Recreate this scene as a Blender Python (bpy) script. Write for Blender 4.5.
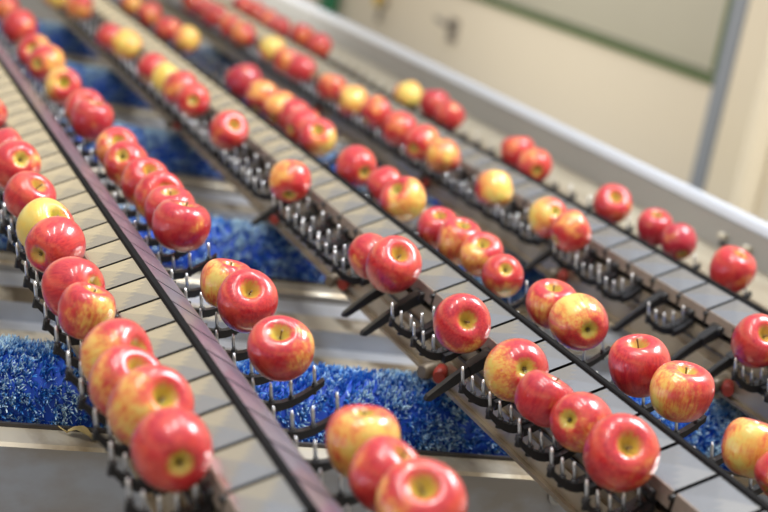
import bpy, bmesh, math, random
import numpy as np
from mathutils import Vector, Matrix

# ------------------------------------------------------------------ camera, world, lights, exposure
scene = bpy.context.scene
COL = scene.collection
for o in list(bpy.data.objects):
    bpy.data.objects.remove(o)

ZA = 0.95            # height of the apple centres above the floor
H = 0.52             # camera above the apple centres
F = 1700.0           # focal length in pixels of the 768 px wide frame
R = np.array([[0.92772571, 0.10415925, 0.3584353],
              [-0.3204373, -0.27023546, 0.90790569],
              [0.1914287, -0.95714348, -0.21732787]])   # columns: camera right, down, forward
cam_d = bpy.data.cameras.new('camera')
cam = bpy.data.objects.new('camera', cam_d)
COL.objects.link(cam)
M = Matrix([[R[0][0], -R[0][1], -R[0][2], 0.0],
            [R[1][0], -R[1][1], -R[1][2], 0.0],
            [R[2][0], -R[2][1], -R[2][2], ZA + H],
            [0, 0, 0, 1]])
cam.matrix_world = M
cam_d.sensor_width = 36.0
cam_d.lens = F / 768.0 * 36.0
cam_d.clip_start = 0.05
cam_d.clip_end = 100
cam_d.dof.use_dof = True
cam_d.dof.focus_distance = 2.03
cam_d.dof.aperture_fstop = 3.5
scene.camera = cam

world = bpy.data.worlds.new('hall_light')
scene.world = world
world.use_nodes = True
wn, wl = world.node_tree.nodes, world.node_tree.links
wn.clear()
w_out = wn.new('ShaderNodeOutputWorld')
w_bg = wn.new('ShaderNodeBackground')
w_tc = wn.new('ShaderNodeTexCoord')
w_sep = wn.new('ShaderNodeSeparateXYZ')
w_ramp = wn.new('ShaderNodeValToRGB')
wl.new(w_tc.outputs['Generated'], w_sep.inputs[0])
w_map = wn.new('ShaderNodeMapRange')
w_map.inputs[1].default_value = -1.0
w_map.inputs[2].default_value = 1.0
wl.new(w_sep.outputs[2], w_map.inputs[0])
wl.new(w_map.outputs[0], w_ramp.inputs[0])
cr = w_ramp.color_ramp
cr.elements[0].position = 0.0
cr.elements[0].color = (0.16, 0.14, 0.12, 1)
cr.elements[1].position = 0.47
cr.elements[1].color = (0.30, 0.27, 0.22, 1)
for pos, c in ((0.525, (0.50, 0.48, 0.56, 1)), (0.58, (1.40, 1.15, 0.70, 1)), (0.65, (1.15, 0.96, 0.60, 1)),
               (0.72, (0.52, 0.50, 0.47, 1)), (0.79, (0.48, 0.57, 0.76, 1)), (0.86, (0.95, 0.97, 1.0, 1)), (1.0, (1.0, 1.0, 1.0, 1))):
    e = cr.elements.new(pos)
    e.color = c
wl.new(w_ramp.outputs[0], w_bg.inputs[0])
w_bg.inputs[1].default_value = 0.85
wl.new(w_bg.outputs[0], w_out.inputs[0])


def area(name, loc, target, sx, sy, power, color):
    d = bpy.data.lights.new(name, 'AREA')
    d.shape = 'RECTANGLE'
    d.size, d.size_y = sx, sy
    d.energy = power
    d.color = color
    o = bpy.data.objects.new(name, d)
    o.location = loc
    v = Vector(target) - Vector(loc)
    o.rotation_euler = v.to_track_quat('-Z', 'Y').to_euler()
    COL.objects.link(o)
    return o


area('hall_window_light', (2.88, 2.1, 3.5), (0.9, 2.1, ZA), 1.5, 1.5, 190, (0.93, 0.96, 1.0))
for lx, ly in ((0.25, 1.7), (1.15, 2.3), (-0.6, 1.3)):
    area('ceiling_strip_light', (lx, ly, 3.5), (lx, ly, 0), 0.14, 1.3, 20, (1.0, 0.97, 0.92))
area('wall_wash_fill', (1.5, 6.2, 2.7), (3.0, 6.2, 2.7), 1.6, 6.5, 48, (1.0, 0.96, 0.88))  # unseen wash light, added to brighten the cream wall

scene.view_settings.view_transform = 'Standard'
scene.view_settings.look = 'None'
scene.view_settings.exposure = 0.25
scene.view_settings.gamma = 1.0
scene.view_settings.use_curve_mapping = False

rng = random.Random(7)
npr = np.random.RandomState(11)


# ------------------------------------------------------------------ projection helper (places where things stand)
def unproject(x, y, z):
    """point of the plane at height z (relative to the apple centres) seen at pixel x, y"""
    d = R @ np.array([x - 384.0, y - 256.0, F])
    t = (z - H) / d[2]
    p = np.array([0, 0, H]) + t * d
    depth = t * F
    return p, F / depth


# ------------------------------------------------------------------ materials
def new_mat(name):
    m = bpy.data.materials.new(name)
    m.use_nodes = True
    nt = m.node_tree
    b = nt.nodes['Principled BSDF']
    return m, nt.nodes, nt.links, b


def plain(name, col, rough=0.5, metal=0.0, bump=0.0, bscale=60, var=0.0, vscale=20, stretch=(1, 1, 1), coat=0.0):
    m, n, l, b = new_mat(name)
    b.inputs['Base Color'].default_value = (*col, 1)
    b.inputs['Roughness'].default_value = rough
    b.inputs['Metallic'].default_value = metal
    b.inputs['Coat Weight'].default_value = coat
    tc = n.new('ShaderNodeTexCoord')
    mp = n.new('ShaderNodeMapping')
    mp.inputs['Scale'].default_value = stretch
    l.new(tc.outputs['Object'], mp.inputs[0])
    if var > 0:
        t = n.new('ShaderNodeTexNoise')
        t.inputs['Scale'].default_value = vscale
        t.inputs['Detail'].default_value = 5
        l.new(mp.outputs[0], t.inputs['Vector'])
        mix = n.new('ShaderNodeMix')
        mix.data_type = 'RGBA'
        mix.inputs[6].default_value = (*[c * (1 - var) for c in col], 1)
        mix.inputs[7].default_value = (*[min(1, c * (1 + var)) for c in col], 1)
        l.new(t.outputs['Fac'], mix.inputs[0])
        l.new(mix.outputs[2], b.inputs['Base Color'])
    if bump > 0:
        t2 = n.new('ShaderNodeTexNoise')
        t2.inputs['Scale'].default_value = bscale
        t2.inputs['Detail'].default_value = 4
        l.new(mp.outputs[0], t2.inputs['Vector'])
        bp = n.new('ShaderNodeBump')
        bp.inputs['Strength'].default_value = bump
        bp.inputs['Distance'].default_value = 0.002
        l.new(t2.outputs['Fac'], bp.inputs['Height'])
        l.new(bp.outputs[0], b.inputs['Normal'])
    return m


def stained_steel(name, base, stain, rough=0.35, metal=0.6, scale=(3, 9, 3), lo=0.45, hi=0.62):
    m, n, l, b = new_mat(name)
    tc = n.new('ShaderNodeTexCoord')
    mp = n.new('ShaderNodeMapping')
    mp.inputs['Scale'].default_value = scale
    l.new(tc.outputs['Object'], mp.inputs[0])
    t = n.new('ShaderNodeTexNoise')
    t.inputs['Scale'].default_value = 2.2
    t.inputs['Detail'].default_value = 6
    l.new(mp.outputs[0], t.inputs['Vector'])
    r = n.new('ShaderNodeMapRange')
    r.inputs[1].default_value = lo
    r.inputs[2].default_value = hi
    l.new(t.outputs['Fac'], r.inputs[0])
    mix = n.new('ShaderNodeMix')
    mix.data_type = 'RGBA'
    mix.inputs[6].default_value = (*base, 1)
    mix.inputs[7].default_value = (*stain, 1)
    l.new(r.outputs[0], mix.inputs[0])
    l.new(mix.outputs[2], b.inputs['Base Color'])
    b.inputs['Metallic'].default_value = metal
    rr = n.new('ShaderNodeMapRange')
    rr.inputs[3].default_value = rough - 0.08
    rr.inputs[4].default_value = rough + 0.2
    l.new(t.outputs['Fac'], rr.inputs[0])
    l.new(rr.outputs[0], b.inputs['Roughness'])
    bp = n.new('ShaderNodeBump')
    bp.inputs['Strength'].default_value = 0.12
    bp.inputs['Distance'].default_value = 0.003
    l.new(t.outputs['Fac'], bp.inputs['Height'])
    l.new(bp.outputs[0], b.inputs['Normal'])
    return m


MAT = {}
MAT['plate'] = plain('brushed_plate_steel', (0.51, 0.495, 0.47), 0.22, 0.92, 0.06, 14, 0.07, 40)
MAT['skirt'] = plain('brown_stained_steel', (0.30, 0.25, 0.21), 0.45, 0.5, 0.1, 60, 0.3, 80)
MAT['black'] = plain('black_plastic', (0.010, 0.010, 0.012), 0.42, 0.0, 0.1, 200, 0.3, 60)
MAT['black_matt'] = plain('black_rubber_strip', (0.008, 0.008, 0.009), 0.75, 0.0, 0.1, 200, 0.3, 60)
MAT['black_matt'].node_tree.nodes['Principled BSDF'].inputs['Specular IOR Level'].default_value = 0.05
MAT['plate_sheen'] = plain('plate_steel_lilac_sheen', (0.33, 0.32, 0.43), 0.30, 0.85, 0.06, 14, 0.07, 40)  # same plate steel, with the lilac reflection put into its colour
MAT['pin'] = plain('pin_steel', (0.80, 0.82, 0.86), 0.28, 0.9)
MAT['track'] = stained_steel('track_steel', (0.36, 0.30, 0.22), (0.18, 0.14, 0.09), 0.38, 0.5, (6, 1.2, 14))
MAT['track_edge'] = plain('track_edge_steel', (0.42, 0.36, 0.27), 0.35, 0.6, 0.05, 30, 0.15, 10)
MAT['flange'] = stained_steel('flange_steel', (0.66, 0.60, 0.48), (0.30, 0.22, 0.12), 0.35, 0.5, (5, 3, 3))
MAT['panel'] = stained_steel('blue_grey_panel', (0.34, 0.37, 0.43), (0.27, 0.255, 0.235), 0.40, 0.35, (3, 3, 5))
MAT['pan'] = stained_steel('pan_steel', (0.62, 0.64, 0.68), (0.42, 0.41, 0.40), 0.28, 0.6, (3, 3, 3), 0.5, 0.75)
MAT['chute'] = stained_steel('chute_steel', (0.58, 0.52, 0.41), (0.17, 0.13, 0.08), 0.38, 0.5, (5, 2.0, 3), 0.5, 0.58)
MAT['rubber'] = plain('dark_rubber', (0.035, 0.03, 0.028), 0.6, 0, 0.1, 100, 0.4, 30)
MAT['grey_panel'] = plain('grey_side_steel', (0.34, 0.345, 0.345), 0.5, 0.2, 0.02, 8, 0.06, 3)
MAT['white_edge'] = plain('white_edge_steel', (0.46, 0.49, 0.55), 0.4, 0.1)
MAT['ledge'] = stained_steel('ledge_steel', (0.38, 0.34, 0.26), (0.26, 0.22, 0.16), 0.45, 0.3, (4, 1, 4))
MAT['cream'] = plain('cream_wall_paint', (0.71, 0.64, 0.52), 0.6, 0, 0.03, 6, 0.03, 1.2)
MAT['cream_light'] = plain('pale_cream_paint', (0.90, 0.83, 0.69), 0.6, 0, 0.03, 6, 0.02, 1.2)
MAT['green'] = plain('green_gasket', (0.07, 0.115, 0.035), 0.55, 0, 0.02, 30, 0.2, 8)
MAT['green_post'] = plain('green_post_paint', (0.01, 0.16, 0.07), 0.5)
MAT['post'] = plain('beige_post_paint', (0.75, 0.67, 0.52), 0.5, 0, 0.02, 10, 0.05, 3)
MAT['gap_shade'] = plain('blue_grey_shade', (0.25, 0.28, 0.33), 0.5, 0.2)
MAT['frosted'] = plain('frosted_glazing', (0.44, 0.42, 0.34), 0.35, 0, 0.02, 6, 0.05, 2)
MAT['latch'] = plain('latch_grey', (0.30, 0.27, 0.24), 0.45, 0.5)
MAT['yellow'] = plain('yellow_plastic', (0.72, 0.50, 0.06), 0.45)
MAT['floor'] = plain('grey_concrete', (0.22, 0.21, 0.20), 0.6, 0, 0.2, 30, 0.15, 6)
MAT['frame'] = plain('grey_frame_paint', (0.28, 0.29, 0.31), 0.45, 0.2)
MAT['red_cap'] = plain('red_cap_plastic', (0.28, 0.025, 0.015), 0.5)
MAT['roller'] = stained_steel('roller_brown', (0.15, 0.12, 0.085), (0.06, 0.045, 0.03), 0.35, 0.3, (8, 8, 8))
MAT['core'] = plain('brush_core_blue', (0.006, 0.07, 0.50), 0.6)
MAT['bolt'] = plain('bolt_steel', (0.40, 0.39, 0.37), 0.35, 0.8)
MAT['knob'] = plain('knob_beige', (0.52, 0.48, 0.38), 0.4)
MAT['dark_steel'] = plain('dark_steel', (0.06, 0.06, 0.065), 0.5, 0.4)
MAT['stem'] = plain('apple_stem', (0.16, 0.085, 0.03), 0.6, 0, 0.3, 5, 0.4, 8)
MAT['sepal'] = plain('apple_sepal', (0.10, 0.075, 0.03), 0.7, 0, 0.2, 5, 0.4, 8)
MAT['leaf'] = plain('dry_leaf', (0.42, 0.32, 0.13), 0.6, 0, 0.3, 60, 0.35, 60)


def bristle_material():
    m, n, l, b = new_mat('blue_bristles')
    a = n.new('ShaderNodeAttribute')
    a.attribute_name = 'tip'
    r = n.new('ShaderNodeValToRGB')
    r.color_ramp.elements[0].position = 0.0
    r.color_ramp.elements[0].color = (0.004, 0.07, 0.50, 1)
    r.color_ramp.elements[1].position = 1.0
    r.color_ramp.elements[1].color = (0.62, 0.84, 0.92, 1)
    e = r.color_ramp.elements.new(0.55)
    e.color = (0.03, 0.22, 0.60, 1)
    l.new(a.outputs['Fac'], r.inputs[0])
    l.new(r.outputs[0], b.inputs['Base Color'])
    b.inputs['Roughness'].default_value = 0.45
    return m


MAT['bristle'] = bristle_material()


def apple_material():
    m, n, l, b = new_mat('apple_skin')

    def node(t, **k):
        x = n.new(t)
        for a, v in k.items():
            setattr(x, a, v)
        return x

    def math_(op, a, bb=None, c=None, clamp=False):
        x = n.new('ShaderNodeMath')
        x.operation = op
        x.use_clamp = clamp
        for i, v in enumerate((a, bb, c)):
            if v is None:
                continue
            if isinstance(v, (int, float)):
                x.inputs[i].default_value = v
            else:
                l.new(v, x.inputs[i])
        return x.outputs[0]

    def smooth(v, lo, hi, a=0.0, bb=1.0):
        x = n.new('ShaderNodeMapRange')
        x.interpolation_type = 'SMOOTHSTEP'
        l.new(v, x.inputs[0])
        x.inputs[1].default_value, x.inputs[2].default_value = lo, hi
        x.inputs[3].default_value, x.inputs[4].default_value = a, bb
        return x.outputs[0]

    def mix(f, a, c):
        x = n.new('ShaderNodeMix')
        x.data_type = 'RGBA'
        if isinstance(f, (int, float)):
            x.inputs[0].default_value = f
        else:
            l.new(f, x.inputs[0])
        for s, v in ((6, a), (7, c)):
            if isinstance(v, tuple):
                x.inputs[s].default_value = (*v, 1)
            else:
                l.new(v, x.inputs[s])
        return x.outputs[2]

    def attr(name):
        x = n.new('ShaderNodeAttribute')
        x.attribute_type = 'OBJECT'
        x.attribute_name = name
        return x.outputs['Fac']

    yel, seed, deep = attr('yellow'), attr('seed'), attr('deep')
    tc = node('ShaderNodeTexCoord')
    P = tc.outputs['Object']
    sep = node('ShaderNodeSeparateXYZ')
    l.new(P, sep.inputs[0])
    X, Y, Z = sep.outputs
    rad = math_('SQRT', math_('ADD', math_('MULTIPLY', X, X), math_('MULTIPLY', Y, Y)))
    # shift the noise space per apple
    off = node('ShaderNodeCombineXYZ')
    l.new(math_('MULTIPLY', seed, 17.3), off.inputs[0])
    l.new(math_('MULTIPLY', seed, 9.1), off.inputs[1])
    l.new(math_('MULTIPLY', seed, 5.7), off.inputs[2])
    va = node('ShaderNodeVectorMath', operation='ADD')
    l.new(P, va.inputs[0])
    l.new(off.outputs[0], va.inputs[1])

    def noise(scale, detail, vec, rough=0.55):
        x = n.new('ShaderNodeTexNoise')
        x.inputs['Scale'].default_value = scale
        x.inputs['Detail'].default_value = detail
        x.inputs['Roughness'].default_value = rough
        l.new(vec, x.inputs['Vector'])
        return x.outputs['Fac']

    big = noise(1.5, 3, va.outputs[0])
    mp = node('ShaderNodeMapping')
    mp.inputs['Scale'].default_value = (7, 7, 0.7)
    nrm = node('ShaderNodeVectorMath', operation='NORMALIZE')
    l.new(P, nrm.inputs[0])
    va2 = node('ShaderNodeVectorMath', operation='ADD')
    l.new(nrm.outputs[0], va2.inputs[0])
    l.new(off.outputs[0], va2.inputs[1])
    l.new(va2.outputs[0], mp.inputs[0])
    streak = noise(1.6, 5, mp.outputs[0], 0.65)
    fine = noise(9, 4, va.outputs[0], 0.6)
    # reds
    red = mix(smooth(streak, 0.35, 0.65), (0.60, 0.035, 0.035), (0.40, 0.008, 0.022))
    red = mix(math_('MULTIPLY', smooth(big, 0.45, 0.65), 0.65), red, (0.66, 0.085, 0.045))
    red = mix(math_('MULTIPLY', deep, 0.75), red, (0.33, 0.006, 0.032))
    # ground colour, yellow to green
    ground = mix(smooth(big, 0.35, 0.7), (0.80, 0.52, 0.09), (0.70, 0.56, 0.14))
    orange = mix(smooth(streak, 0.4, 0.6), (0.76, 0.22, 0.06), (0.80, 0.40, 0.09))
    # how much ground shows: the side that was in the shade on the tree (object +X)
    side = math_('ADD', math_('MULTIPLY', X, 0.55), math_('MULTIPLY', math_('SUBTRACT', big, 0.5), 1.3))
    side = math_('ADD', side, math_('MULTIPLY', math_('SUBTRACT', streak, 0.5), 0.42))
    side = math_('ADD', side, math_('MULTIPLY', math_('SUBTRACT', fine, 0.5), 0.15))
    lvl = math_('ADD', side, math_('MULTIPLY', math_('SUBTRACT', yel, 0.72), 1.2))
    m1 = smooth(lvl, -0.22, 0.25)
    m2 = smooth(lvl, 0.05, 0.50)
    col = mix(m1, red, orange)
    col = mix(m2, col, ground)
    # cavities are yellow green
    cav_n = math_('ADD', rad, math_('MULTIPLY', math_('SUBTRACT', streak, 0.5), -0.30))
    cav = smooth(cav_n, 0.20, 0.40, 1.0, 0.0)
    cav = math_('MULTIPLY', cav, math_('ADD', math_('MULTIPLY', yel, 0.55), 0.62), None, True)
    col = mix(cav, col, (0.52, 0.44, 0.06))
    core = smooth(rad, 0.03, 0.15, 1.0, 0.0)
    col = mix(math_('MULTIPLY', core, 0.5), col, (0.24, 0.19, 0.04))
    # lenticels
    vor = node('ShaderNodeTexVoronoi')
    vor.inputs['Scale'].default_value = 9.0
    l.new(va.outputs[0], vor.inputs['Vector'])
    dots = smooth(vor.outputs['Distance'], 0.06, 0.12, 0.22, 0.0)
    col = mix(dots, col, (0.82, 0.42, 0.22))
    l.new(col, b.inputs['Base Color'])
    b.inputs['Roughness'].default_value = 0.30
    b.inputs['Specular IOR Level'].default_value = 0.4
    b.inputs['Coat Weight'].default_value = 0.65
    b.inputs['Coat Roughness'].default_value = 0.08
    b.inputs['Subsurface Weight'].default_value = 0.0
    bp = node('ShaderNodeBump')
    bp.inputs['Strength'].default_value = 0.05
    bp.inputs['Distance'].default_value = 0.05
    l.new(fine, bp.inputs['Height'])
    l.new(bp.outputs[0], b.inputs['Normal'])
    return m


MAT['apple'] = apple_material()


# ------------------------------------------------------------------ mesh helpers
class MB:
    def __init__(self):
        self.v, self.f, self.s = [], [], []

    def add(self, vs, fs, smooth=False):
        k = len(self.v)
        self.v += [tuple(p) for p in vs]
        self.f += [tuple(i + k for i in q) for q in fs]
        self.s += [smooth] * len(fs)
        return self

    def box(self, x0, x1, y0, y1, z0, z1):
        vs = [(x, y, z) for x in (x0, x1) for y in (y0, y1) for z in (z0, z1)]
        fs = [(0, 1, 3, 2), (4, 6, 7, 5), (0, 4, 5, 1), (2, 3, 7, 6), (0, 2, 6, 4), (1, 5, 7, 3)]
        return self.add(vs, fs)

    def cbox(self, x0, x1, y0, y1, z0, z1, c):
        """box with chamfered edges along Y plus chamfered ends"""
        prof = [(x0 + c, z0), (x1 - c, z0), (x1, z0 + c), (x1, z1 - c), (x1 - c, z1), (x0 + c, z1), (x0, z1 - c), (x0, z0 + c)]
        return self.prism(prof, y0, y1)

    def prism(self, prof, y0, y1):
        """profile in XZ extruded along Y"""
        n = len(prof)
        vs = [(x, y0, z) for x, z in prof] + [(x, y1, z) for x, z in prof]
        fs = [(i, (i + 1) % n, n + (i + 1) % n, n + i) for i in range(n)]
        fs += [tuple(range(n))[::-1], tuple(range(n, 2 * n))]
        return self.add(vs, fs)

    def prism_x(self, prof, x0, x1):
        """profile in YZ extruded along X"""
        n = len(prof)
        vs = [(x0, y, z) for y, z in prof] + [(x1, y, z) for y, z in prof]
        fs = [(i, (i + 1) % n, n + (i + 1) % n, n + i) for i in range(n)]
        fs += [tuple(range(n))[::-1], tuple(range(n, 2 * n))]
        return self.add(vs, fs)

    def tube(self, pts, radii, seg=8, cap=True):
        pts = [Vector(p) for p in pts]
        if not isinstance(radii, (list, tuple)):
            radii = [radii] * len(pts)
        vs, fs = [], []
        up = Vector((0, 0, 1))
        t0 = (pts[1] - pts[0]).normalized()
        a = t0.cross(up)
        if a.length < 0.1:
            a = t0.cross(Vector((1, 0, 0)))
        a.normalize()
        for i, p in enumerate(pts):
            t = (pts[min(i + 1, len(pts) - 1)] - pts[max(i - 1, 0)]).normalized()
            a = (a - t * a.dot(t)).normalized()
            bb = t.cross(a)
            for j in range(seg):
                an = 2 * math.pi * j / seg
                vs.append(p + (a * math.cos(an) + bb * math.sin(an)) * radii[i])
        for i in range(len(pts) - 1):
            for j in range(seg):
                k = (j + 1) % seg
                fs.append((i * seg + j, i * seg + k, (i + 1) * seg + k, (i + 1) * seg + j))
        self.add(vs, fs, True)
        if cap:
            k = len(self.v) - len(vs)
            self.f += [tuple(k + j for j in range(seg))[::-1], tuple(k + (len(pts) - 1) * seg + j for j in range(seg))]
            self.s += [False, False]
        return self

    def mesh(self, name):
        me = bpy.data.meshes.new(name)
        me.from_pydata(self.v, [], self.f)
        me.polygons.foreach_set('use_smooth', self.s)
        bm = bmesh.new()
        bm.from_mesh(me)
        bmesh.ops.recalc_face_normals(bm, faces=bm.faces)
        bm.to_mesh(me)
        bm.free()
        me.update()
        return me

    def build(self, name, mat, parent=None):
        me = self.mesh(name)
        me.materials.append(mat)
        return link(name, me, parent)


def link(name, me, parent=None):
    o = bpy.data.objects.new(name, me)
    COL.objects.link(o)
    if parent is not None:
        o.parent = parent
    return o


def empty(name, loc=(0, 0, 0)):
    o = bpy.data.objects.new(name, None)
    o.empty_display_size = 0.05
    COL.objects.link(o)
    o.location = loc
    return o


def tag(o, label, cat, group=None):
    o['label'] = label
    o['category'] = cat
    if group:
        o['group'] = group
    return o


def structure(o, label=None, cat=None):
    o['kind'] = 'structure'
    if label:
        o['label'] = label
        o['category'] = cat
    return o


def copy_tree(o, parent=None):
    c = o.copy()
    COL.objects.link(c)
    c.parent = parent
    for ch in list(o.children):
        copy_tree(ch, c)
    return c


ONES = 'first second third fourth fifth sixth seventh eighth ninth tenth eleventh twelfth thirteenth fourteenth fifteenth sixteenth seventeenth eighteenth nineteenth'.split()


def ordinal(k):
    if k <= 19:
        return ONES[k - 1]
    tens = {2: ('twenty', 'twentieth'), 3: ('thirty', 'thirtieth'), 4: ('forty', 'fortieth'), 5: ('fifty', 'fiftieth'), 6: ('sixty', 'sixtieth')}
    t, u = divmod(k, 10)
    return tens[t][1] if u == 0 else tens[t][0] + '-' + ONES[u - 1]


# ------------------------------------------------------------------ the hall
def zr(z):
    return ZA + z


structure(MB().box(-4, 6, -3, 16, -0.1, 0).build('floor', MAT['floor']), 'grey concrete hall floor under the machine', 'floor')
WX = 3.0
WIN_Y, WIN_Z = 4.95, zr(0.052)
# the wall with its window opening: panel below, and panel to the near side of it
w = MB()
w.box(WX, WX + 0.15, WIN_Y, 15.0, 0, WIN_Z)
w.box(WX, WX + 0.15, WIN_Y, 15.0, WIN_Z + 1.6, 4.2)
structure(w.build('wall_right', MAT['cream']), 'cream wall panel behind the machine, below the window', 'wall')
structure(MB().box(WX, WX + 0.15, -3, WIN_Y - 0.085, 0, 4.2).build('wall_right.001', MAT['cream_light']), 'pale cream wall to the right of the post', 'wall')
structure(MB().box(WX - 0.01, WX + 0.12, WIN_Y - 0.085, WIN_Y, 0, 4.2).build('shade_strip_1', MAT['gap_shade']), 'blue-grey shadow strip between window and post', 'shade_strip')  # shadow in the gap beside the post, put in as a coloured strip
win = structure(MB().box(WX + 0.03, WX + 0.05, WIN_Y + 0.03, 15.0, WIN_Z + 0.03, WIN_Z + 1.6).build('window_1', MAT['frosted']),
                'frosted pale window with green frame above the cream wall', 'window')
fr = MB()
fr.box(WX - 0.012, WX + 0.06, WIN_Y, 15.0, WIN_Z - 0.010, WIN_Z + 0.018)
fr.box(WX - 0.012, WX + 0.06, WIN_Y, WIN_Y + 0.03, WIN_Z + 0.03, WIN_Z + 1.6)
fr.box(WX - 0.012, WX + 0.06, WIN_Y, 15.0, WIN_Z + 1.57, WIN_Z + 1.61)
fr.build('window_frame', MAT['green'], win)
# post (a steel column with flanges) in front of the wall
p = MB()
py0, py1 = 4.52, 4.72
p.cbox(WX - 0.10, WX - 0.004, 0, 4.2, py0, py1, 0.02)
p.v = [(x, z, y) for x, y, z in p.v]
po = p.build('column', MAT['post'])
structure(po, 'beige steel column beside the frosted window', 'column')
# latch and tag on the wall, green post further on
t = empty('wall_latch', (WX, 7.28, zr(-0.12)))
tag(t, 'dark grey latch on the cream wall behind the machine', 'latch')
MB().cbox(-0.02, 0.0, -0.04, 0.04, -0.06, 0.05, 0.006).build('back_plate', MAT['latch'], t)
MB().tube([(-0.02, 0.0, 0.02), (-0.06, 0.0, 0.02), (-0.065, 0.09, 0.03)], 0.014, 8).build('handle', MAT['latch'], t)
t = empty('wall_valve', (WX, 8.25, zr(-0.13)))
tag(t, 'small yellow valve handle on the cream wall', 'valve')
MB().tube([(0, 0, 0), (-0.05, 0, 0)], 0.02, 10).build('valve_body', MAT['latch'], t)
MB().tube([(-0.05, 0, -0.02), (-0.055, 0, 0.08)], [0.02, 0.03], 8).build('valve_handle', MAT['yellow'], t)
MB().tube([(-0.03, 0, 0), (-0.03, 0, -0.10)], 0.013, 8).build('pipe', MAT['latch'], t)
g = MB()
g.box(2.90, 2.97, 8.95, 9.07, 0, 3.0)
g.box(2.86, 2.99, 8.91, 9.11, 0, 0.02)
tag(g.build('green_post', MAT['green_post']), 'green upright post in front of the cream wall', 'post')

# ------------------------------------------------------------------ the machine: side panel, cross troughs, brushes, belt tracks
Y0M, Y1M = 0.9, 7.6
XP = 1.75
sp = empty('side_panel', (0, 0, ZA))
tag(sp, 'long grey steel side wall of the sorting machine with white top edge', 'panel')
MB().prism([(XP, -0.34), (XP + 0.02, -0.34), (XP + 0.02, 0.012), (XP, 0.012)], Y0M, Y1M + 2).build('panel_sheet', MAT['grey_panel'], sp)
MB().prism([(XP - 0.001, 0.014), (XP + 0.006, 0.026), (XP + 0.012, 0.030), (XP + 0.030, 0.031), (XP + 0.034, 0.027), (XP + 0.034, -0.012), (XP + 0.021, 0.004), (XP + 0.02, 0.012)],
           Y0M, Y1M + 2).build('top_edge', MAT['white_edge'], sp)
MB().prism([(1.60, -0.060), (1.602, -0.052), (XP, -0.048), (XP, -0.054)], Y0M, Y1M + 2).build('ledge', MAT['ledge'], sp)
for yk in (2.72, 2.63):
    b = MB()
    b.tube([(XP, yk, -0.020), (XP - 0.016, yk, -0.018), (XP - 0.020, yk, -0.018)], [0.0055, 0.0055, 0.004], 10)
    bo = b.build('knob', MAT['knob'], sp)
    MB().tube([(XP, yk, -0.034), (XP - 0.012, yk, -0.034)], 0.006, 8).build('bolt', MAT['dark_steel'], sp)

fm = empty('machine_frame', (0, 0, 0))
for ye in (1.02, 6.58):
    MB().box(0.0, 1.73, ye - 0.02, ye + 0.02, zr(-0.157), zr(-0.117)).build('crossbar', MAT['frame'], fm)
tag(fm, 'grey steel frame with legs under the sorting machine', 'frame')
for xs in (0.03, 1.70):
    MB().box(xs - 0.03, xs + 0.03, Y0M, Y1M, zr(-0.40), zr(-0.345)).build('beam', MAT['frame'], fm)
    for ye in (1.02, 6.58):
        MB().box(xs - 0.02, xs + 0.02, ye - 0.02, ye + 0.02, zr(-0.345), zr(-0.157)).build('upright', MAT['frame'], fm)
    for ys in (1.2, 3.2, 5.2, 7.2):
        lg = MB().box(xs - 0.03, xs + 0.03, ys - 0.03, ys + 0.03, 0.012, zr(-0.40)).build('leg', MAT['frame'], fm)
        MB().box(xs - 0.05, xs + 0.05, ys - 0.05, ys + 0.05, 0, 0.012).build('foot', MAT['dark_steel'], lg)

BY0, BP, NB = 2.05, 0.817, 5          # first brush, spacing, how many
BZ, BR_ = -0.212, 0.080
XL, XR = 0.03, 1.72


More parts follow.
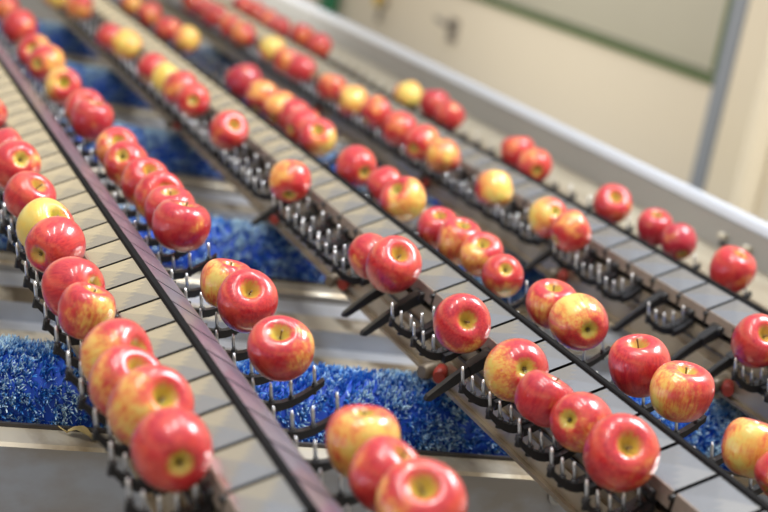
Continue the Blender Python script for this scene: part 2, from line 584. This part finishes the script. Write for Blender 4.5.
def brush_mesh(n, seed, width, rows=5, pale=0.0):
    """bristle tufts around a roller lying along X: curved ribbons in tufts, 'tip' runs from 0 at the root to 1 at the split end"""
    rs = np.random.RandomState(seed)
    L = XR - XL - 0.10
    x = rs.rand(n) * L - L / 2
    a = rs.rand(n) * 2 * np.pi
    # tufts gather in loose spiral bands
    dens = 0.5 + 0.5 * np.sin(a * 3 + x * 55 + 1.3 * np.sin(x * 23 + a * 2)) * np.sin(x * 31 + 2 * a)
    keep = rs.rand(n) < 0.35 + 0.65 * dens
    x, a, dens = x[keep], a[keep], dens[keep]
    n = len(x)
    vs, fs, tip = [], [], []
    r0 = 0.066
    X, A, Rl = [], [], []
    k = rows
    xb = np.repeat(x, k)
    ab = np.repeat(a, k)
    lenv = np.repeat(BR_ - 0.006 + 0.008 * rs.rand(n), k) + 0.002 * rs.randn(n * k)
    tuft_pale = np.repeat(np.clip(rs.rand(n) * 0.8 + 0.40 + pale + 0.9 * (dens - 0.6), 0, 1), k)
    N = n * k
    dx = rs.randn(N) * 0.0022
    da = rs.randn(N) * 0.0022 / r0
    P = np.zeros((N, 8, 3))
    tw = rs.rand(N) * np.pi

    def pos(xx, aa, rr):
        return np.stack([xx, -np.sin(aa) * rr, np.cos(aa) * rr], -1)
    c0 = pos(xb, ab, np.full(N, r0))
    c1 = pos(xb + dx * 0.5, ab + da * 0.5, r0 + (lenv - r0) * 0.55)
    c2 = pos(xb + dx * 1.0, ab + da * 1.0, r0 + (lenv - r0) * 0.85)
    c3 = pos(xb + dx * 1.5, ab + da * 1.5, lenv)
    wv = np.stack([np.cos(tw), -np.cos(ab) * np.sin(tw), -np.sin(ab) * np.sin(tw)], -1) * width
    P[:, 0], P[:, 1] = c0 - wv * 0.5, c0 + wv * 0.5
    P[:, 2], P[:, 3] = c1 - wv * 0.6, c1 + wv * 0.6
    P[:, 4], P[:, 5] = c2 - wv * 0.6, c2 + wv * 0.6
    P[:, 6], P[:, 7] = c3 - wv * 0.38, c3 + wv * 0.38
    base = np.arange(N)[:, None] * 8
    q = np.concatenate([base + np.array([[0, 1, 3, 2]]), base + np.array([[2, 3, 5, 4]])], 0)
    t3 = base + np.array([[4, 5, 7, 6]])
    me = bpy.data.meshes.new('bristles')
    me.from_pydata(P.reshape(-1, 3).tolist(), [], q.tolist() + t3.tolist())
    at = me.attributes.new('tip', 'FLOAT', 'POINT')
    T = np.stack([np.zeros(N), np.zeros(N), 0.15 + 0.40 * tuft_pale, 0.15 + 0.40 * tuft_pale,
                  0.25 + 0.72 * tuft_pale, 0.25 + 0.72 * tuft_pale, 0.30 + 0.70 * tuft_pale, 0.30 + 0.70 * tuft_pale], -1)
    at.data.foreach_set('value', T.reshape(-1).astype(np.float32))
    me.polygons.foreach_set('use_smooth', [True] * len(me.polygons))
    me.materials.append(MAT['bristle'])
    return me


me_near = brush_mesh(34000, 3, 0.0015, 5)
me_far = brush_mesh(22000, 4, 0.0026, 4, 0.2)  # far brushes: the look of lit tops is put into paler tips
for k in range(NB):
    yb = BY0 + BP * k
    r = empty('brush_roller', ((XL + XR) / 2, yb, zr(BZ)))
    tag(r, 'round blue bristle brush running under the belts, %s from the front' % ordinal(k + 1), 'brush', 'blue brush rollers across the machine')
    L = XR - XL
    MB().tube([(-L / 2 + 0.05, 0, 0), (L / 2 - 0.05, 0, 0)], 0.0675, 32).build('core', MAT['core'], r)
    MB().tube([(-L / 2 - 0.005, 0, 0), (L / 2 + 0.005, 0, 0)], 0.012, 12).build('shaft', MAT['bolt'], r)
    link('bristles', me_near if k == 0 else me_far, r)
    # the trough around it
    t = empty('cross_trough', (0, yb, ZA))
    tag(t, 'steel cross trough with bright flange holding the %s blue brush from the front' % ordinal(k + 1), 'trough', 'steel troughs across the machine')
    MB().prism_x([(-0.093, -0.205), (-0.105, -0.203), (-0.107, -0.235), (-0.093, -0.235)], XL, XR).build('rubber_lip', MAT['rubber'], t)
    MB().prism_x([(-0.105, -0.2075), (-0.152, -0.2085), (-0.156, -0.213), (-0.105, -0.2125)], XL, XR).build('flange', MAT['flange'], t)
    MB().prism_x([(-0.1525, -0.2128), (-0.156, -0.213), (-0.158, -0.345), (-0.154, -0.345)], XL, XR).build('front_panel', MAT['panel'], t)
    # the far side: sloping chute plate down to the pan in front of the next trough
    MB().prism_x([(0.095, -0.262), (0.451, -0.2587), (0.451, -0.262), (0.095, -0.265)], XL, XR).build('chute_plate', MAT['chute'], t)
    MB().prism_x([(0.451, -0.2585), (0.501, -0.2585), (0.501, -0.262), (0.451, -0.262)], XL, XR).build('pan', MAT['pan'], t)
    MB().prism_x([(0.498, -0.2275), (0.502, -0.2275), (0.502, -0.2585), (0.498, -0.2585)], XL, XR).build('step_panel', MAT['panel'], t)
    MB().prism_x([(0.498, -0.2275), (0.579, -0.2262), (0.579, -0.229), (0.502, -0.230)], XL, XR).build('chute_plate', MAT['chute'], t)
    MB().prism_x([(0.579, -0.2258), (0.6545, -0.2240), (0.6545, -0.228), (0.579, -0.229)], XL, XR).build('pan', MAT['pan'], t)
    MB().prism_x([(-0.15, -0.338), (-0.15, -0.345), (0.44, -0.345), (0.44, -0.262), (0.43, -0.262), (0.43, -0.338)], XL, XR).build('underpan', MAT['dark_steel'], t)
    # end bearings
    for xe in (XL - 0.004, XR - 0.006):
        MB().box(xe, xe + 0.012, -0.06, 0.06, -0.345, -0.15).build('end_bearing', MAT['frame'], t)
    for xb in (0.20, 0.60, 1.057, 1.52):
        bt = MB()
        bt.tube([(xb, -0.157, -0.232), (xb, -0.161, -0.232)], 0.013, 14)
        bt.tube([(xb, -0.161, -0.232), (xb, -0.170, -0.232)], [0.008, 0.0075], 6)
        bt.build('bolt', MAT['bolt'], t)
        MB().cbox(xb - 0.022, xb + 0.022, -0.1605, -0.157, -0.292, -0.268, 0.004).build('slot_cover', MAT['dark_steel'], t)

# dry leaf scrap on the front flange
lf = MB()
lv = []
for i in range(9):
    u = i / 8
    wd = 0.013 * math.sin(math.pi * min(1, u * 0.9 + 0.08)) * (1 + 0.25 * math.sin(i * 2.3))
    zc = 0.003 + 0.008 * math.sin(u * 5)
    lv += [(-0.032 + 0.064 * u, wd + 0.004 * math.sin(u * 6), zc + 0.005), (-0.032 + 0.064 * u, 0.004 * math.sin(u * 6), zc), (-0.032 + 0.064 * u, -wd, zc + 0.004)]
lfs = []
for i in range(8):
    for j in range(2):
        lfs.append((i * 3 + j, i * 3 + j + 1, i * 3 + j + 4, i * 3 + j + 3))
lf.add(lv, lfs, True)
lf.tube([(-0.032, 0, 0.004), (-0.050, 0.006, 0.010)], 0.0012, 5)
lo = lf.build('dry_leaf', MAT['leaf'])
lo.location = (0.425, 1.925, zr(-0.2075))
lo.rotation_euler = (0, 0, -0.35)
lo.scale = (0.7, 0.7, 0.7)
tag(lo, 'dry brown leaf scrap on the bright flange beside the front blue brush', 'leaf')

RIDGE = {'A': 0.466, 'B': 0.946, 'C': 1.416}
BELT = {'A': 'leftmost', 'B': 'middle', 'C': 'rightmost'}
for k, xr in RIDGE.items():
    t = empty('belt_track', (xr, 0, ZA))
    tag(t, 'long stained steel track body carrying the %s belt' % BELT[k], 'track', 'steel belt tracks')
    y0, y1 = 1.0, 6.6
    MB().prism([(-0.047, -0.046), (0.047, -0.046), (0.047, -0.082), (-0.047, -0.082)], y0, y1).build('guide_rail', MAT['track'], t)
    MB().prism([(-0.052, -0.082), (0.052, -0.082), (0.052, -0.112), (-0.052, -0.112)], y0, y1).build('side_channel', MAT['track_edge'], t)
    MB().prism([(-0.060, -0.112), (0.060, -0.112), (0.060, -0.117), (-0.060, -0.117)], y0, y1).build('bottom_flange', MAT['track'], t)
    for s in (-1, 1):
        MB().prism([(s * 0.047, -0.066), (s * 0.0505, -0.066), (s * 0.0505, -0.069), (s * 0.047, -0.069)], y0, y1).build('wear_strip', MAT['dark_steel'], t)
# drop solenoids with red caps on the left face of two tracks
for key, ylist in (('B', (1.98, 2.40, 2.80, 3.61)), ('C', (2.03, 2.60, 3.30, 4.10))):
    for i, ys in enumerate(ylist):
        xs = RIDGE[key] - 0.047
        s = empty('drop_solenoid', (xs, ys, zr(-0.096)))
        tag(s, 'brown cylinder with red end cap under the %s belt, %s from the front' % (BELT[key], ordinal(i + 1)), 'solenoid', 'red-capped cylinders under the belts')
        MB().tube([(-0.040, -0.016, -0.004), (-0.036, -0.014, -0.004), (-0.010, 0.0, 0.0), (0.0, 0.002, 0)], [0.008, 0.011, 0.011, 0.011], 14).build('cylinder', MAT['roller'], s)
        MB().tube([(-0.022, -0.034, -0.004), (-0.017, -0.024, -0.002), (-0.010, -0.012, 0.0)], [0.008, 0.0095, 0.0095], 12).build('end_cap', MAT['red_cap'], s)

# ------------------------------------------------------------------ carriers
PITCH = 0.0857
TILT = math.radians(26)
GAP = 0.0075


def plate_mesh(side):
    """one cover plate: slightly dished sheet sloping from the ridge to the side"""
    m = MB()
    n = 8
    top, bot = [], []
    y0, y1 = -PITCH / 2 + GAP / 2, PITCH / 2 - GAP / 2
    for i in range(n + 1):
        for j in range(n + 1):
            u, v = i / n, j / n
            d = 0.004 + 0.044 * u
            z = 0.0065 - (0.044 * u) * math.tan(TILT)
            crease = 1 - max(abs(2 * u - 1), abs(2 * v - 1))
            z += 0.0020 * crease + 0.0003 * (v - 0.5)
            top.append((side * d, y0 + (y1 - y0) * v, z))
    for p in top:
        bot.append((p[0], p[1], p[2] - 0.0009))
    N = n + 1
    fs = []
    for i in range(n):
        for j in range(n):
            a = i * N + j
            fs.append((a, a + 1, a + N + 1, a + N))
            fs.append((len(top) + a, len(top) + a + N, len(top) + a + N + 1, len(top) + a + 1))
    edge = [i * N for i in range(N)] + [n * N + j for j in range(1, N)] + [i * N + n for i in range(n - 1, -1, -1)] + [j for j in range(n - 1, 0, -1)]
    for i in range(len(edge)):
        a, b2 = edge[i], edge[(i + 1) % len(edge)]
        fs.append((a, b2, b2 + len(top), a + len(top)))
    m.add(top + bot, fs, False)
    return m


def finger_arc(side):
    """scoop-shaped finger in the lateral plane: from the belt down and out, then up at the tip"""
    pts = []
    for i in range(11):
        u = i / 10
        if side > 0:
            d = 0.050 + 0.111 * u
            z = -0.030 - 0.036 * math.sin(math.pi * min(1, u * 0.90 + 0.06)) ** 0.9 + 0.004 * u
        else:
            d = 0.050 + 0.073 * u
            z = -0.030 - 0.031 * math.sin(math.pi * min(1, u * 0.80 + 0.06)) ** 0.9
        pts.append((d, z))
    return pts


ARCS = {s: finger_arc(s) for s in (-1, 1)}


def arc_z(side, d):
    ARC = ARCS[side]
    for (a, za), (b2, zb) in zip(ARC, ARC[1:]):
        if a <= d <= b2:
            return za + (zb - za) * (d - a) / (b2 - a)
    return ARC[-1][1]


PIN_D = {1: (0.064, 0.085, 0.106, 0.128, 0.152), -1: (0.060, 0.075, 0.090, 0.105, 0.120)}


def finger_mb(side):
    ARC = ARCS[side]
    m = MB()
    hw = 0.0048
    n = len(ARC)
    prof = []
    for i, (d, z) in enumerate(ARC):
        th = 0.0115 - 0.0045 * (i / (n - 1)) ** 2
        prof.append((d, z, th))
    vs, fs = [], []
    for d, z, th in prof:
        for y in (-hw, hw):
            vs.append((side * d, y, z))
            vs.append((side * d, y, z - th))
    for i in range(n - 1):
        a = i * 4
        fs += [(a, a + 2, a + 6, a + 4), (a + 1, a + 5, a + 7, a + 3), (a, a + 4, a + 5, a + 1), (a + 2, a + 3, a + 7, a + 6)]
    fs += [(0, 1, 3, 2), (4 * (n - 1), 4 * (n - 1) + 2, 4 * (n - 1) + 3, 4 * (n - 1) + 1)]
    m.add(vs, fs)
    for d in PIN_D[side]:                    # sockets the pins stand in
        z = arc_z(side, d)
        m.tube([(side * d, 0, z - 0.010), (side * d, 0, z + 0.003)], 0.0040, 8)
    # broad root of the finger and hinge lug at the belt
    root_p = [(side * d, z - 0.002) for d, z in ARC[:5]] + [(side * d, z - 0.012) for d, z in ARC[4::-1]]
    m.prism(root_p, -0.015, 0.015)
    m.tube([(side * 0.051, -0.012, -0.034), (side * 0.051, 0.012, -0.034)], 0.0065, 10)
    return m


def pin_pts(side, d):
    z = arc_z(side, d)
    tip = 0.0225
    lean = -0.24
    return [(side * d, 0, z), (side * d + lean * tip * 0.75, 0, z + tip * 0.75), (side * d + lean * tip, 0, z + tip)]


def make_carrier(simple=False):
    root = empty('belt_carrier')
    for s in (-1, 1):
        plate = plate_mesh(s)
        skirt = MB()
        xe, ze = 0.048, 0.0065 - 0.044 * math.tan(TILT)
        skirt.prism([(s * xe, ze), (s * (xe + 0.0016), ze - 0.001), (s * (xe + 0.003), ze - 0.020), (s * (xe + 0.0012), ze - 0.020)], -PITCH / 2 + GAP / 2, PITCH / 2 - GAP / 2)
        pl = plate.build('cover_plate', MAT['plate' if s < 0 else 'plate_sheen'], root)
        skirt.build('skirt', MAT['skirt'], pl)
    sp_ = MB()
    sp_.cbox(-0.0052, 0.0052, -PITCH / 2, PITCH / 2, -0.006, 0.0098, 0.0015)
    sp_.build('ridge_strip', MAT['black_matt'], root)
    bl = MB()
    bl.cbox(-0.046, 0.046, -PITCH / 2 + 0.002, PITCH / 2 - 0.002, -0.045, -0.022, 0.004)
    bl.prism([(-0.040, -0.022), (0.040, -0.022), (0.004, -0.002), (-0.004, -0.002)], -PITCH / 2, PITCH / 2)
    bl.build('chain_link', MAT['black_matt'], root)
    for s in (-1, 1):
        MB().tube([(s * 0.047, PITCH / 2, -0.021), (s * 0.0545, PITCH / 2, -0.0215)], 0.0032, 8).build('pivot_pin', MAT['black'], root)
    for s in (-1, 1):
        f = finger_mb(s).build('finger', MAT['black'], root)
        if simple:
            q = MB()
            for d in PIN_D[s]:
                q.tube(pin_pts(s, d), [0.0021, 0.0021, 0.0012], 5)
            q.build('pins', MAT['pin'], f)
        else:
            for d in PIN_D[s]:
                MB().tube(pin_pts(s, d), [0.0021, 0.0021, 0.0012], 8).build('pin', MAT['pin'], f)
    return root


sd = MB()
sd.prism([(-0.046, -0.028), (-0.058, -0.030), (-0.095, -0.062), (-0.125, -0.092), (-0.127, -0.098), (-0.120, -0.098), (-0.086, -0.070), (-0.050, -0.042)], -0.0048, 0.0048)
sd.tube([(-0.051, -0.014, -0.034), (-0.051, 0.014, -0.034)], 0.0075, 10)
sd.prism([(-0.046, -0.028), (-0.058, -0.030), (-0.080, -0.048), (-0.074, -0.058), (-0.050, -0.042)], -0.009, 0.009)
DROPPED = sd.mesh('finger')
DROPPED.materials.append(MAT['black'])


def drop_left_finger(root):
    """the left finger of an emptied carrier hangs down on its hinge"""
    f = [c for c in root.children if c.name.startswith('finger')][0]
    for c in list(f.children):
        bpy.data.objects.remove(c)
    bpy.data.objects.remove(f)
    o = link('finger', DROPPED, root)
    o['label'] = 'finger hanging down'


# carriers (counted along the belt) whose left finger has dropped
DROPPED_AT = {'A': (), 'B': (5, 8, 9, 15), 'C': (1, -1, -2, 5)}

# x, y, diameter in the photograph, how yellow, where the hollow shows ('s' stem end, 'c' blossom end, offset in radii), where the yellow cheek is
ROWS = {
 'AL': ('row left of the leftmost belt', [
  (173, 451, 83, .34, ('c', .22, .36), (.3, .6)), (148, 408, 84, .54, ('s', .42, -.36), (.1, -.1)), (127, 387, 75, .30, ('s', .42, -.58), (.2, -.5)),
  (116, 358, 76, .54, ('s', .75, -.25), (-.1, .3)), (86, 312, 58, .48, ('s', .3, -.9), (.6, .2)), (75, 288, 63, .20, ('c', .74, -.1), (.7, .5)),
  (54, 246, 57, .06, ('c', -.6, .35), (-.7, .5)), (44, 228, 56, .95, ('s', .6, -.5), (-.4, -.3)), (29, 197, 51, .12, ('s', .5, -.6), (.7, .3)),
  (15, 165, 52, .42, ('c', .27, -.25), (.2, -.2)), (6, 153, 48, .2, None, (0, 0)), (-14, 114, 40, .2, None, (0, 0))]),
 'AR': ('row right of the leftmost belt', [
  (420, 506, 90, .38, ('s', .07, -.53), (-.6, -.3)), (387, 478, 80, .06, ('s', .6, -.7), (-.5, -.5)), (363, 443, 77, .70, ('s', .0, -.93), (.2, -.4)),
  (281, 350, 66, .42, ('s', -.05, -.66), (.7, -.3)), (247, 302, 62, .12, ('s', .12, -.46), (.4, .4)), (227, 285, 54, .48, ('s', .2, -.95), (0, -.8)),
  (181, 226, 58, .10, ('s', .2, -.95), (.5, .6)), (170, 212, 52, .10, ('s', 0, -.9), (0, 0)), (158, 197, 50, .28, ('s', .4, -.3), (-.3, .3)),
  (145, 184, 48, .14, ('s', .25, -.65), (-.5, 0)), (126, 163, 46, .34, ('c', -.2, -.38), (-.4, 0)), (117, 150, 44, .42, ('s', .1, -.5), (-.4, -.2)),
  (92, 120, 43, .06, ('s', .2, -.93), (.5, .5)), (84, 110, 40, .25, ('s', .25, -.4), (0, 0)), (63, 87, 37, .72, ('s', .05, -.28), (-.2, -.4)),
  (45, 63, 37, .42, ('c', -.5, .05), (-.4, 0)), (35, 52, 34, .6, ('s', -.2, -.25), (-.3, -.2)), (20, 28, 36, .2, None, (.5, -.3)), (6, 8, 34, .3, None, (-.5, 0))]),
 'BL': ('row left of the middle belt', [
  (620, 454, 77, .22, ('s', .28, -.26), (.5, .5)), (580, 422, 62, .46, ('c', -.45, -.1), (-.3, .3)), (544, 400, 60, .13, ('s', .5, -.85), (.6, .3)),
  (517, 370, 64, .58, ('c', .3, -.04), (-.5, .2)), (461, 324, 59, .26, ('s', .27, -.15), (.3, .8)), (393, 266, 56, .10, ('s', .28, -.5), (0, .7)),
  (370, 255, 46, .18, None, (-.3, .6)), (290, 182, 43, .42, ('c', -.05, .78), (-.5, .2)), (228, 131, 39, .12, ('s', .4, -.4), (0, 0)),
  (193, 100, 34, .32, ('c', 0, .05), (0, .2)), (181, 88, 36, .36, None, (-.2, .2)), (167, 80, 34, .82, None, (0, -.3)), (153, 70, 34, .05, None, (0, 0)),
  (127, 45, 32, .68, None, (.2, -.1)), (111, 37, 29, .05, None, (0, 0)), (79, 7, 27, .45, None, (0, .6)), (58, -4, 26, .7, None, (0, 0))]),
 'BR': ('row right of the middle belt', [
  (785, 476, 58, .2, None, (0, 0)), (752, 449, 62, .66, ('s', .3, -.95), (.3, -.7)), (681, 393, 64, .50, ('s', .25, -.9), (-.7, .05)),
  (640, 367, 61, .05, ('S', -.05, -.88), (-.6, .2)), (580, 323, 58, .58, ('c', .36, .30), (.0, -.4)), (552, 305, 53, .34, ('s', .1, -.85), (-.2, 0)),
  (503, 275, 42, .42, ('c', .15, -.28), (.2, .2)), (480, 255, 44, .48, ('s', .1, -.7), (-.3, -.4)), (461, 243, 46, .36, ('s', .2, -.85), (-.2, .3)),
  (438, 229, 42, .14, ('s', .1, -.8), (0, 0)), (404, 200, 46, .64, ('s', -.45, -.6), (-.1, -.3)), (386, 185, 38, .14, None, (-.5, .2)),
  (357, 167, 41, .24, ('c', .45, .32), (.2, .7)), (318, 138, 38, .5, ('s', 0, -.5), (.2, -.3)), (303, 127, 36, .14, None, (0, 0)), (295, 117, 35, .2, None, (0, 0)),
  (281, 108, 34, .46, None, (-.3, -.2)), (262, 97, 34, .42, None, (-.3, 0)), (245, 82, 36, .1, None, (0, 0)), (186, 40, 31, .66, None, (.4, 0)), (168, 30, 28, .2, None, (0, 0)),
  (150, 14, 27, .3, None, (.3, 0)), (131, 4, 26, .5, None, (0, 0))]),
 'CL': ('row left of the rightmost belt', [
  (757, 342, 53, .12, ('s', .4, -.35), (.5, .5)), (570, 232, 41, .30, None, (-.4, 0)), (549, 217, 40, .60, ('c', .45, -.35), (0, -.4)), (494, 188, 38, .66, None, (.25, .75)),
  (443, 155, 35, .54, None, (-.2, -.1)), (421, 143, 33, .34, ('c', -.5, .35), (-.5, .4)), (401, 129, 33, .2, None, (0, 0)), (376, 113, 33, .25, None, (-.6, 0)),
  (353, 101, 32, .58, None, (0, -.4)), (331, 88, 31, .32, None, (-.4, .3)), (302, 69, 31, .1, None, (0, 0)), (287, 62, 29, .3, None, (0, 0)), (272, 50, 29, .7, None, (0, -.3)),
  (243, 35, 29, .34, None, (-.3, .5)), (231, 26, 27, .3, None, (0, -.3)), (216, 16, 27, .16, None, (0, 0)), (205, 9, 26, .16, None, (0, 0)), (193, 2, 25, .16, None, (0, 0))]),
 'CR': ('row right of the rightmost belt', [
  (732, 270, 46, .14, ('s', .45, -.8), (.7, .3)), (679, 242, 37, .16, ('c', .2, .8), (0, .5)), (655, 228, 36, .10, ('S', .15, -.85), (-.2, .2)),
  (612, 205, 39, .28, ('s', .25, -.5), (.8, .2)), (535, 166, 33, .30, ('c', .15, .35), (0, 0)), (518, 153, 31, .2, None, (-.3, .3)), (449, 116, 32, .2, None, (-.3, 0)),
  (435, 105, 30, .08, None, (0, 0)), (408, 95, 31, .72, None, (.3, .3)), (320, 47, 25, .2, None, (0, 0)), (302, 36, 24, .22, None, (0, 0)), (280, 27, 24, .15, None, (0, 0)),
  (268, 20, 24, .25, None, (0, 0)), (255, 11, 24, .15, None, (0, 0)), (243, 5, 23, .1, None, (0, 0))]),
}
LEFT_Y = {k: [unproject(it[0], it[1], 0.0)[0][1] for it in ROWS[k + 'L'][1]] for k in RIDGE}

proto = make_carrier(False)
proto_far = make_carrier(True)
used = {id(proto): False, id(proto_far): False}
RANGE = {'A': (1.20, 4.50, 1.479), 'B': (1.15, 5.15, 1.375), 'C': (1.66, 5.80, 2.128)}
for key, (ya, yb, ph) in RANGE.items():
    i0 = math.ceil((ya - ph) / PITCH)
    i1 = math.floor((yb - ph) / PITCH)
    cnt = 0
    for i in range(i0, i1 + 1):
        yc = ph + (i + 0.5) * PITCH
        src = proto if yc < 3.4 else proto_far
        if used[id(src)]:
            o = copy_tree(src)
        else:
            o = src
            used[id(src)] = True
        cnt += 1
        o.location = (RIDGE[key], yc, ZA)
        tag(o, 'steel plate carrier with black pinned fingers, %s from the front on the %s belt' % (ordinal(cnt), BELT[key]), 'carrier', 'carriers of the %s belt' % BELT[key])
        if i in DROPPED_AT[key]:
            drop_left_finger(o)

# ------------------------------------------------------------------ apples
PROFILE = [(0.0, -0.71), (0.07, -0.722), (0.15, -0.782), (0.24, -0.845), (0.36, -0.885), (0.50, -0.865), (0.66, -0.77), (0.81, -0.61),
           (0.92, -0.38), (0.985, -0.11), (1.0, 0.13), (0.97, 0.38), (0.89, 0.60), (0.76, 0.775), (0.60, 0.875), (0.45, 0.90),
           (0.33, 0.86), (0.23, 0.76), (0.15, 0.655), (0.08, 0.585), (0.0, 0.56)]


def spline(pts, per):
    out = []
    P = [np.array(p) for p in pts]
    P = [np.array([-P[1][0], P[1][1]])] + P + [np.array([-P[-2][0], P[-2][1]])]
    for i in range(1, len(P) - 2):
        for j in range(per):
            t_ = j / per
            p0, p1, p2, p3 = P[i - 1:i + 3]
            out.append(0.5 * ((2 * p1) + (-p0 + p2) * t_ + (2 * p0 - 5 * p1 + 4 * p2 - p3) * t_ ** 2 + (-p0 + 3 * p1 - 3 * p2 + p3) * t_ ** 3))
    out.append(P[-2])
    return out


def apple_mesh(seed, squash, lean, taper):
    rs = random.Random(seed)
    prof = spline(PROFILE, 2)
    seg = 44
    ph = rs.random() * 6.28
    m = MB()
    vs = []
    ring = []
    for k, (r, z) in enumerate(prof):
        if k in (0, len(prof) - 1):
            vs.append((0, 0, z * squash))
            ring.append([len(vs) - 1])
            continue
        row = []
        for j in range(seg):
            a = 2 * math.pi * j / seg
            low = max(0, -z)
            hi = max(0, z)
            rr = r * (1 + taper * z) * (1 + 0.022 * low * math.cos(5 * a + ph) + 0.018 * hi * math.cos(3 * a + ph * 2) + 0.02 * math.cos(2 * a + ph))
            zz = z * squash + lean * rr * math.cos(a + ph) * (0.5 + 0.5 * z) + 0.025 * low * r * math.cos(5 * a + ph)
            row.append(len(vs))
            vs.append((rr * math.cos(a), rr * math.sin(a), zz))
        ring.append(row)
    fs = []
    for k in range(len(ring) - 1):
        A_, B_ = ring[k], ring[k + 1]
        for j in range(seg):
            j2 = (j + 1) % seg
            if len(A_) == 1:
                fs.append((A_[0], B_[j2], B_[j]))
            elif len(B_) == 1:
                fs.append((A_[j], A_[j2], B_[0]))
            else:
                fs.append((A_[j], A_[j2], B_[j2], B_[j]))
    m.add(vs, fs, True)
    me = m.mesh('apple')
    me.materials.append(MAT['apple'])
    return me


APPLES = [apple_mesh(s, q, ln, tp) for s, q, ln, tp in ((1, 0.99, 0.05, 0.02), (2, 0.93, -0.06, 0.04), (3, 1.02, 0.08, 0.03), (4, 0.96, 0.02, 0.05), (5, 0.90, -0.04, 0.02))]
sm = MB()
sm.tube([(0, 0, 0.53), (0.015, 0, 0.62), (0.04, 0.01, 0.76), (0.08, 0.015, 0.90)], [0.034, 0.026, 0.026, 0.036], 8)
STEM = sm.mesh('stem')
STEM.materials.append(MAT['stem'])
sm = MB()
sm.tube([(0, 0, 0.53), (0.015, 0, 0.66), (0.04, 0.01, 0.88), (0.07, 0.015, 1.08)], [0.034, 0.026, 0.026, 0.038], 8)
STEM_LONG = sm.mesh('stem')
STEM_LONG.materials.append(MAT['stem'])
cm = MB()
for k in range(5):
    a = 2 * math.pi * k / 5
    cm.tube([(0.05 * math.cos(a), 0.05 * math.sin(a), -0.70), (0.07 * math.cos(a + .2), 0.07 * math.sin(a + .2), -0.755), (0.05 * math.cos(a + .5), 0.05 * math.sin(a + .5), -0.81)], [0.022, 0.017, 0.004], 5)
cm.tube([(0, 0, -0.68), (0, 0, -0.74)], [0.04, 0.02], 6)
CALYX = cm.mesh('calyx')
CALYX.materials.append(MAT['sepal'])



def look(yel, deep):
    if yel > 0.75:
        return 'mostly yellow apple'
    if yel > 0.52:
        return 'yellow-red apple'
    if yel > 0.27:
        return 'yellow-patched red apple'
    return 'deep red apple' if deep > 0.5 else 'red apple'


idx = 0


def rest_spots(items):
    """centre and radius of each apple of a row; touching neighbours are nudged apart along the row"""
    out = []
    for it in items:
        px, py, dpx = it[:3]
        z = 0.0
        for _ in range(3):
            P, ppm = unproject(px, py, z)
            rad = min(0.0405, max(0.031, dpx / ppm / 2))
            if dpx < 36:
                rad = 0.0362 + 0.0012 * rng.uniform(-1, 1)
            z = rad - 0.0375
        out.append([Vector(P), rad])
    for _ in range(60):
        for a, b in zip(out, out[1:]):
            d = b[0] - a[0]
            lap = (a[1] + b[1]) * 0.965 - d.length
            if lap > 0:
                u = d.normalized()
                u.z = 0
                a[0] -= u * lap * 0.35
                b[0] += u * lap * 0.45
    return out


for key, (where, items) in ROWS.items():
    spots = rest_spots(items)
    for num, (px, py, dpx, yel, cav, patch) in enumerate(items):
        idx += 1
        P, rad = spots[num]
        P = Vector((P[0], P[1], P[2] + ZA))
        # view frame at this apple
        fwd = (P - Vector((0, 0, ZA + H))).normalized()
        rt = Vector(R[:, 0])
        rt = (rt - fwd * rt.dot(fwd)).normalized()
        dn = fwd.cross(rt)

        def to_world(ox, oy):
            q = min(0.98, ox * ox + oy * oy)
            s = 1.0 if ox * ox + oy * oy <= 0.98 else math.sqrt(0.98 / (ox * ox + oy * oy))
            return (rt * ox * s + dn * oy * s - fwd * math.sqrt(1 - q)).normalized()
        if cav:
            axis = to_world(cav[1], cav[2])
            if cav[0] == 'c':
                axis = -axis
        else:
            a = rng.uniform(0, 6.28)
            axis = (rt * math.cos(a) + dn * (-abs(math.sin(a)) * 1.2) + fwd * rng.uniform(0.05, 0.7)).normalized()
            if rng.random() < 0.35:
                axis = -axis
        ch = to_world(*patch)
        xax = ch - axis * ch.dot(axis)
        if xax.length < 0.15:
            xax = rt - axis * rt.dot(axis)
        xax.normalize()
        yax = axis.cross(xax)
        rot = Matrix((xax, yax, axis)).transposed()
        deep = rng.random() ** 1.6 * (1.0 if yel < 0.2 else 0.35)
        o = link('apple', APPLES[idx % len(APPLES)])
        o.matrix_world = Matrix.Translation(P) @ rot.to_4x4() @ Matrix.Scale(rad, 4)
        o['yellow'] = float(yel * 0.92 if yel < 0.9 else yel)
        o['seed'] = float(idx * 0.37 % 7.0)
        o['deep'] = float(deep)
        tag(o, '%s, %s from the front, %s' % (look(yel, deep), ordinal(num + 1), where), 'apple', 'apples in the ' + where)
        if not (cav is None and dpx < 36):
            st = link('stem', STEM_LONG if cav and cav[0] == 'S' else STEM, o)
            cl = link('calyx', CALYX, o)
